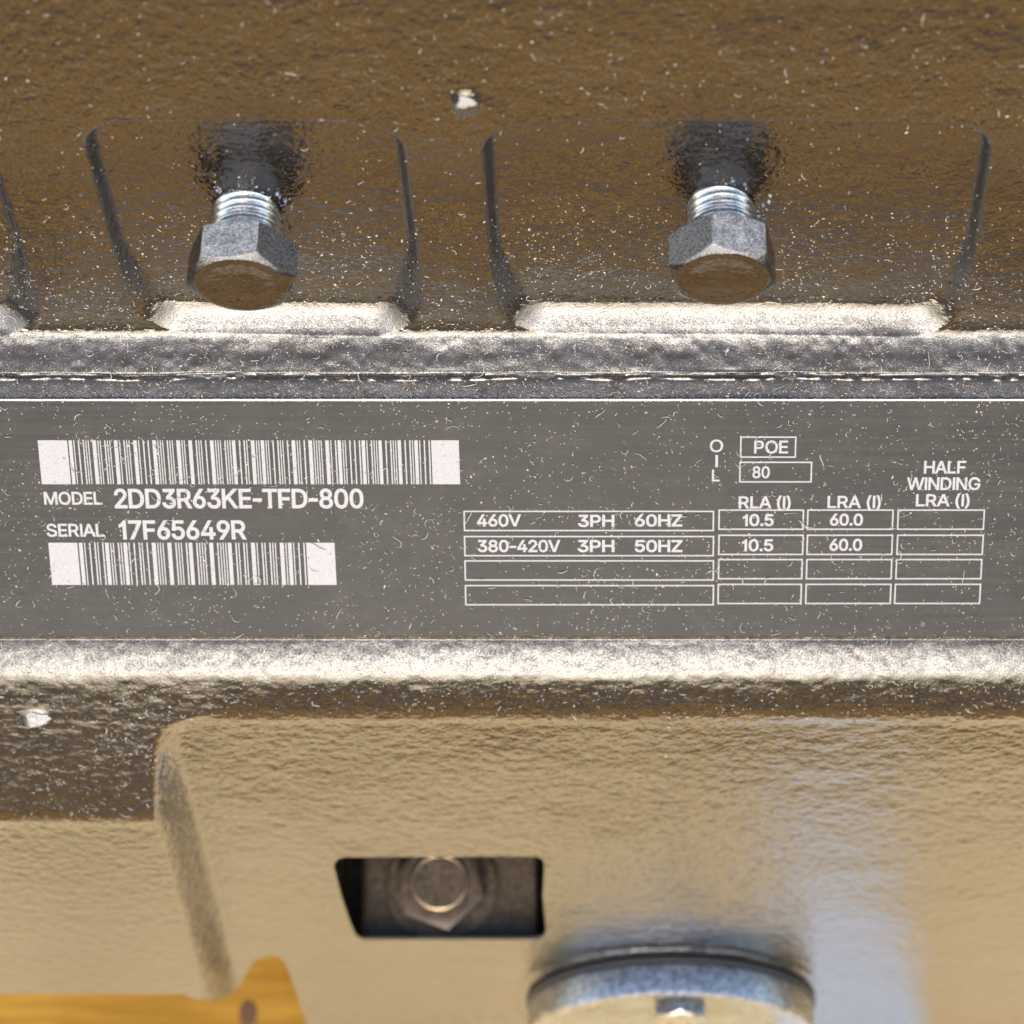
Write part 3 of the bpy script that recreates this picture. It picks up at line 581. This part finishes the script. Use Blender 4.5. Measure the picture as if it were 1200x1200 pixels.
# ------------------------------------------------------------------ hexagon bolts
def axis_matrix(loc, elev, spin=0., yaw=0.):
    """local Z along the outward normal of given elevation, local Y upward"""
    z = Vector((math.sin(yaw), -math.cos(elev) * math.cos(yaw), math.sin(elev))).normalized()
    y = Vector((0, math.sin(elev), math.cos(elev))); x = y.cross(z).normalized(); y = z.cross(x)
    m = Matrix((x, y, z)).transposed().to_4x4(); return Matrix.Translation(loc) @ m @ Matrix.Rotation(spin, 4, 'Z')
def hex_head(ap, T_, rc_=.93, name='hex_head', chamfer=.50, mat=None, parent=None, z0=0., under=True):
    n = 96; v, f = [], []; rc = ap * rc_
    def hr(t):
        a = (t + math.pi / 6) % (math.pi / 3) - math.pi / 6; return ap / math.cos(a)
    angs = [2 * math.pi * i / n for i in range(n)]
    def ring(fn): v.extend(fn(t) for t in angs)
    def pt(r_, t, z): return (r_ * math.cos(t) * U, r_ * math.sin(t) * U, z * U)
    ring(lambda t: pt(ap * .6, t, z0))
    ring(lambda t: pt(min(hr(t), ap * 1.05), t, z0))
    ring(lambda t: pt(hr(t), t, z0 + max(0, (hr(t) - ap * 1.05)) * .5 + .8))
    ring(lambda t: pt(hr(t), t, z0 + T_ - (hr(t) - rc) * chamfer - 1.2))
    ring(lambda t: pt(hr(t) - 1.4, t, z0 + T_ - (hr(t) - rc) * chamfer))
    ring(lambda t: pt(rc, t, z0 + T_ - .5))
    ring(lambda t: pt(rc - 2.5, t, z0 + T_))
    ring(lambda t: pt(rc * .72, t, z0 + T_ - .3))
    ring(lambda t: pt(rc * .62, t, z0 + T_ - 1.4))
    ring(lambda t: pt(rc * .3, t, z0 + T_ - 1.6))
    for j in range(9):
        for i in range(n): k = (i + 1) % n; f.append((j * n + i, j * n + k, (j + 1) * n + k, (j + 1) * n + i))
    f.append(tuple(range(9 * n, 10 * n)))
    me = mesh(name, v, f); o = link(name, me, mat, parent, smooth=True); me.set_sharp_from_angle(angle=R(24)); return o
def shank(r, L, pitch, mat, parent):
    v, f = [], []; n = 64; turns = L / pitch; steps = int(turns * 8); rr = []
    ns = int(L / pitch * 8)
    for j in range(ns + 1):
        for i in range(n):
            a = 2 * math.pi * i / n; z = -6 + (L + 6) * j / ns; ph = (z / pitch - i / n) % 1.0
            h = abs(ph - .5) * 2; q = r - 5.8 * h ** 1.1
            v.append((q * math.cos(a) * U, q * math.sin(a) * U, z * U))
    for j in range(ns):
        for i in range(n): k = (i + 1) % n; f.append((j * n + i, j * n + k, (j + 1) * n + k, (j + 1) * n + i))
    return link('threaded_shank', mesh('threaded_shank', v, f), mat, parent, smooth=True)
def hex_bolt(px, row_wall, spin, label, ap_px=56.5, yaw=0.):
    # seat: the pocket floor point seen at row_wall
    r = row_wall + 20; p, _ = surface(np.array(xat(px, r)), np.array(float(r)), False)
    for _ in range(6):
        rr = rowof(p[1], p[2]); r += row_wall - rr; X = xat(px, r); p, _ = surface(np.array(X), np.array(float(r)), False)
        d = (p[1] - CAMY) * fy + (p[2] - CAMZ) * fz; X = (px - CX) * d / F; p[0] = X
    k = d / F
    e = bpy.data.objects.new('hex_bolt', None); COL.objects.link(e); e.parent = comp
    e.matrix_world = axis_matrix(Vector(p) * U, R(13), spin, yaw); tag(e, label)
    shank(41 * k, 58 * k, 10 * k, M_thread, e)
    hex_head(ap_px * k, 51 * k, .95, 'hex_head', .55, M_head, e, 54 * k)
    # paint residue: ragged crust round the thread where it enters the casting
    rg = random.Random(int(px)); v, f = [], []
    for i in range(46):
        a = rg.uniform(-.5, math.pi + .5); rad = rg.uniform(42, 60) * k; s_ = rg.uniform(.9, 3.3) * k; c = Vector((rad * math.cos(a), rad * math.sin(a), rg.uniform(.5, 2.5) * k))
        n = len(v)
        for dx, dy, dz in ((1, 0, 0), (-.6, .8, 0), (-.5, -.9, .2), (0, 0, 1.1), (0, 0, -.8)): v.append(tuple((c + Vector((dx, dy, dz)) * s_ * rg.uniform(.7, 1.3)) * U))
        f += [(n, n + 1, n + 3), (n + 1, n + 2, n + 3), (n + 2, n, n + 3), (n, n + 4, n + 1), (n + 1, n + 4, n + 2), (n + 2, n + 4, n)]
    tag(link('paint_flakes', mesh('paint_flakes', v, f), M_zinc, e), kind='stuff')
    return e
hex_bolt(290, 247, R(-90 + 7), None)
hex_bolt(845, 240, R(-90 - 17), None)

# ------------------------------------------------------------------ foot flange and nut seen through the window
pb_ = prof_at(PA, 1101.0); ZF = pb_[1] - 26; 
def on_z(px, row, z):
    d = ray(row); q = (z - CAMZ) / d[1]; return (px - CX) * q / F, CAMY + d[0] * q
fl = []
xl0, yf = on_z(423, 1150, ZF); xr0, _ = on_z(630, 1150, ZF); yf = float(np.interp(-ZF, -PA[:, 1], PA[:, 0])) + 11; xl1, yk = on_z(426, 990, ZF); xr1, _ = on_z(622, 990, ZF)
v, f = [], []
outline = [(xl0, yf), (xr0, yf), (xr1, yk + 260), (xl1, yk + 260)]
for z in (ZF - 30, ZF - 3): v += [(x * U, y * U, z * U) for x, y in outline]
ins = [(xl0 + 4, yf + 3), (xr0 - 4, yf + 3), (xr1 - 4, yk + 257), (xl1 + 4, yk + 257)]
v += [(x * U, y * U, ZF * U) for x, y in ins]
f = [(3, 2, 1, 0), (8, 9, 10, 11)]
for b_ in (0, 4):
    for i in range(4): j = (i + 1) % 4; f.append((b_ + i, b_ + j, b_ + 4 + j, b_ + 4 + i))
M_in = paint_material('lightened_inner_paint', .4, 1.0, 1.6, ((.20, .14, .085), (.40, .30, .20)))  # brown tint raised to stand in for light missing inside the housing
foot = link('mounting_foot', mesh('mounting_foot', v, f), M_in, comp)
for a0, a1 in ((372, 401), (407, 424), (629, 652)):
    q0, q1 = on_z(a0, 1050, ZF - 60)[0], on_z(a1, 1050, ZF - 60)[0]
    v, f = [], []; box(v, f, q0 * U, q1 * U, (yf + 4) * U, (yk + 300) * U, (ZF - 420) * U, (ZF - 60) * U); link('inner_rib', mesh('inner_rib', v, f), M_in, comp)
nx, ny = on_z(515, 1034, ZF + 55)
dn_ = -(ZF + 55 - CAMZ) ; kf = ((ny - CAMY) * fy + (ZF + 55 - CAMZ) * fz) / F
nut = bpy.data.objects.new('foot_nut', None); COL.objects.link(nut); nut.parent = comp
nut.matrix_world = Matrix.Translation((nx * U, ny * U, ZF * U)) @ Matrix.Rotation(R(11), 4, 'Z')
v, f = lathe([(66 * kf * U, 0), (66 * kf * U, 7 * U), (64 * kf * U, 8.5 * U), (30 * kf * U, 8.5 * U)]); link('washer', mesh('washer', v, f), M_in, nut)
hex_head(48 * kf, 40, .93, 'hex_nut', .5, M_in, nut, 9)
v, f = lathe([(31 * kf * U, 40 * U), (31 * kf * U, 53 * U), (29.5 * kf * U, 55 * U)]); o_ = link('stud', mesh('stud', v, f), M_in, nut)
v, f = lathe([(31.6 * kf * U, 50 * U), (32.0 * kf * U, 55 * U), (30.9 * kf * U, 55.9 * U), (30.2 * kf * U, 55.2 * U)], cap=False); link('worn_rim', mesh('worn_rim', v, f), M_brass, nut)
v, f = [], []; bx_, by_ = on_z(404, 1030, ZF - 160)

# ------------------------------------------------------------------ round sight-glass fitting, low right
rowc = 1172.; pc = prof_at(PA, rowc); kc = depth(pc) / F; Xc = (786 - CX) * kc
fit = bpy.data.objects.new('sight_glass', None); COL.objects.link(fit); fit.parent = comp
fit.matrix_world = axis_matrix(Vector((Xc, pc[0], pc[1])) * U, R(14.5))
rr = 167 * kc
def lath(name, prof, mat, cap=False, n=128):
    v, f = lathe([(a * U, b * U) for a, b in prof], n, cap); me = mesh(name, v, f); o = link(name, me, mat, fit, smooth=True); me.set_sharp_from_angle(angle=R(35)); return o
lath('boss', [(rr * 1.17, -5), (rr * 1.11, 0), (rr * 1.05, 2.5), (rr * 1.0, 3.5), (rr * .9, 3.5)], M_paint)
lath('seal', [(rr * .985, 3), (rr * 1.012, 5), (rr * 1.015, 9), (rr * 1.01, 13), (rr * .985, 15), (rr * .9, 15)], M_rubber)
lath('clamp_ring', [(rr * .93, 15.5), (rr * .985, 16), (rr * .995, 18), (rr * .995, 60), (rr * .985, 64), (rr * .96, 66), (rr * .93, 66), (rr * .925, 63), (rr * .925, 32), (rr * .6, 30)], M_zinc)
lath('backing_disc', [(rr * .92, 33), (rr * .5, 31), (rr * .02, 31)], M_sheet, True)
lath('glass', [(rr * .90, 40), (rr * .91, 48), (rr * .9, 56), (rr * .3, 57)], M_glass, True)
tb = bpy.data.objects.new('centre_bolt', None)
hb = hex_head(38, 30, .93, 'centre_bolt', .5, M_zinc, fit, 60); hb.location = (10 * U, rr * .72 * U, 0)

# ------------------------------------------------------------------ setting: boards, ground
def board_mesh(lx, ly, h, bev=2.5):
    bmx = bmesh.new(); bmesh.ops.create_cube(bmx, size=1); 
    for v in bmx.verts: v.co = Vector((v.co.x * lx, v.co.y * ly, (v.co.z - .5) * h)) * U
    bmesh.ops.bevel(bmx, geom=list(bmx.edges), offset=bev * U, segments=2, affect='EDGES')
    me = bpy.data.meshes.new('plank'); bmx.to_mesh(me); bmx.free(); return me
ZFL = prof_at(PA, 1225.)[1] - 60
_, yv = on_z(100, 1165, ZFL)
floor = bpy.data.objects.new('floor', None); COL.objects.link(floor); tag(floor, kind='structure')
def plank(x, y, lx, ly, h, mat, z=ZFL):
    me = board_mesh(lx, ly, h); me.materials.append(mat); return link('plank', me, None, floor, loc=(x * U, y * U, z * U))
yy = yv - 110
wd = [900] * 3
plank(-60, yv - 110 + 460, 5200, 916, 90, M_orange)
plank(120, yv - 110 + 920 + 460, 5200, 912, 90, M_orange)
y_ = yv - 118
for i in range(9):
    wv = [430, 400, 420, 440, 410, 430, 400, 420, 430][i]
    mt = [M_pale, M_pale, M_umber, M_umber, M_honey, M_honey, M_umber, M_brown, M_brown][i]
    plank(random.uniform(-200, 200), y_ - wv / 2, 3900, wv - 6, 90, mt); y_ -= wv
for i in range(2):
    plank(random.uniform(-200, 200), y_ - 450, 9600, 892, 90, M_brown); y_ -= 900
kv, kf_ = lathe([(15 * U, .2 * U), (11 * U, .6 * U)], 18); kx, ky = on_z(291, 1188, ZFL); kn = link('knot', mesh('knot', [(a * 1.1, b * 1.6, c) for a, b, c in kv], kf_), M_knot, floor, loc=(kx * U, ky * U, ZFL * U))
gm = bpy.data.meshes.new('ground'); s_ = 60
gm.from_pydata([(-s_, -s_, 0), (s_, -s_, 0), (s_, s_, 0), (-s_, s_, 0)], [], [(0, 1, 2, 3)])
g = link('ground', gm, M_ground, loc=(0, 0, (ZFL - 95) * U)); tag(g, kind='structure')
comp_base = Vector((0, 600 * U, ZFL * U))
# added white sheet out of view, so the glossy panel mirrors a pale patch
v, f = [], []; na, nb = 14, 10
c4 = [(275, -960), (490, -940), (560, -560), (300, -560)]
for i in range(na + 1):
    for j in range(nb + 1):
        a, b = i / na, j / nb; x = (c4[0][0] * (1 - b) + c4[1][0] * b) * (1 - a) + (c4[3][0] * (1 - b) + c4[2][0] * b) * a; y = (c4[0][1] * (1 - b) + c4[1][1] * b) * (1 - a) + (c4[3][1] * (1 - b) + c4[2][1] * b) * a
        v.append((x * U, y * U, (ZFL + 1.5 + 10 * max(0, .12 - a) / .12 + 2.5 * math.sin(a * 7 + b * 4) ** 2) * U))
for i in range(na):
    for j in range(nb): k = i * (nb + 1) + j; f.append((k, k + nb + 1, k + nb + 2, k + 1))
M_refl_sheet = flat('white_reflection_sheet', (.78, .80, .84), .8, scale=300)
refl_sheet = link('reflection_sheet', mesh('reflection_sheet', v, f), M_refl_sheet, smooth=True); so_ = refl_sheet.modifiers.new('thickness', 'SOLIDIFY'); so_.thickness = .8 * U; so_.offset = 0
tag(refl_sheet, 'added white sheet on the boards, out of view, giving the pale reflection beside the round fitting', 'paper')
# skids that carry the body
for xs_ in (-1300, 1250):
    v, f = [], []; box(v, f, (xs_ - 110) * U, (xs_ + 110) * U, 260 * U, 1300 * U, ZFL * U + .0001, 760 * U if ZFL < 700 else (ZFL + 300) * U)
    link('skid', mesh('skid', v, f), M_paint, comp)

# ------------------------------------------------------------------ lint and dust lying on the casting
def dens(px, row):
    w_ = .12
    if row < 150: w_ = .10 + .10 * (px > 250)
    elif row < 345:
        w_ = .14 + .8 * max(0, (row - 235) / 110) ** 1.3
    elif row < 470: w_ = 1.0
    elif row < 745: w_ = .62
    elif row < 845: w_ = .75
    elif row < 965: w_ = .7 if px < 190 else .10
    else: w_ = .04 if row < 1100 else .015
    return w_
def frames(px, row):
    """points on the casting or the plate and their normals, for arrays of image columns and profile rows"""
    h = 1.5
    inB = (row > 845) & (px < 200)
    X = np.where(inB, xat(px, row, PB), xat(px, row, PA))
    p, _ = surface(X, row); a, _ = surface(X + h, row); b, _ = surface(X, row + h)
    n = np.cross(a - p, b - p); n /= np.linalg.norm(n, axis=1)[:, None]; n[n[:, 1] > 0] *= -1
    for i in np.where((row > 470) & (row < 745))[0]:
        Xp, Y = plate_xy(px[i], row[i]); p[i] = (Xp, P0[0] + PT.y * Y + PN.y * ZP, P0[1] + PT.z * Y + PN.z * ZP); n[i] = (0, PN.y, PN.z)
    return p, n
def scatter(count, density):
    A, B = [], []
    while len(A) < count:
        px, row = random.uniform(-240, 1400), random.uniform(-60, 1150)
        if 380 < px < 650 and 995 < row < 1110 or px < 380 and row > 1110: continue
        cl = .35 + 1.5 * max(0, .5 + mnoise.noise((px / 70, row / 45, density(600, 400))))
        if random.random() * 1.3 < density(px, row) * cl: A.append(px); B.append(row)
    return frames(np.array(A), np.array(B))
NF = 2600; NS = 11000
fv, ff = [], []
for p, n in zip(*scatter(NF, dens)):
    t = np.cross(n, (random.gauss(0, 1), random.gauss(0, 1), random.gauss(0, 1))); t /= np.linalg.norm(t); b = np.cross(n, t)
    L = random.choice((3, 3, 4, 4, 5, 5, 6, 8, 8, 12, 18 if random.random() < .5 else 6)) * random.uniform(.7, 1.3); segs = max(4, int(L / 1.6)); wd_ = random.uniform(.22, .42) * (1.15 if L > 8 else 1)
    if n[2] < .35: L *= .6; wd_ *= .8
    ang = 0; cur = random.gauss(0, 2.2 / L if L > 6 else .12); q = np.array([0., 0., .5]); base = len(fv)
    lift = random.uniform(.2, 1.6)
    for i in range(segs + 1):
        c = p + t * q[0] + b * q[1] + n * (q[2] + lift * math.sin(math.pi * i / segs))
        dx, dy = math.cos(ang), math.sin(ang); side = -t * dy + b * dx
        tp = wd_ * (1 - .6 * abs(2 * i / segs - 1) ** 3)
        for s3 in (side * tp, -side * tp, n * tp * 1.3): fv.append(tuple((c + s3) * U))
        if i:
            o = base + 3 * i
            for a_, b_ in ((0, 1), (1, 2), (2, 0)): ff.append((o + a_ - 3, o + b_ - 3, o + b_, o + a_))
        ang += cur * L / segs * 1.0 + random.gauss(0, .16); q = q + np.array([dx, dy, 0]) * L / segs
lint = link('lint_fibres', mesh('lint_fibres', fv, ff), M_fibre)
tag(lint, 'tiny pale curled lint fibres strewn over the black casting and its nameplate', 'lint', kind='stuff')
sv, sf = [], []; cnt = 0
def sdens(px, row):
    if row < 345:
        inp = any(min(a[0] for a in q) < px < max(a[0] for a in q) for q, _ in POCK[:3])
        return .06 + (1.0 if inp else .45) * max(0, (row - 225) / 120) ** 1.2
    if row < 470: return .75
    if row < 745: return .40
    if row < 845: return .55
    if row < 965 and px < 190: return .5
    return .05
for p, n in zip(*scatter(NS, sdens)):
    s = random.uniform(.28, .8) * (1.7 if random.random() < .06 else 1)
    t = np.cross(n, (random.gauss(0, 1), random.gauss(0, 1), random.gauss(0, 1))); t /= np.linalg.norm(t); b = np.cross(n, t); o = len(sv)
    el = random.uniform(1, 2.2)
    for q in (t * el, -t * el, b, -b): sv.append(tuple((p + q * s * random.uniform(.7, 1.2) + n * .25) * U))
    sv.append(tuple((p + n * s * 1.1) * U))
    sf += [(o, o + 2, o + 4), (o + 2, o + 1, o + 4), (o + 1, o + 3, o + 4), (o + 3, o, o + 4)]
dust = link('dust_specks', mesh('dust_specks', sv, sf), M_speck)
tag(dust, 'fine pale specks of dust scattered over the black casting, thickest in its pockets', 'dust', kind='stuff')
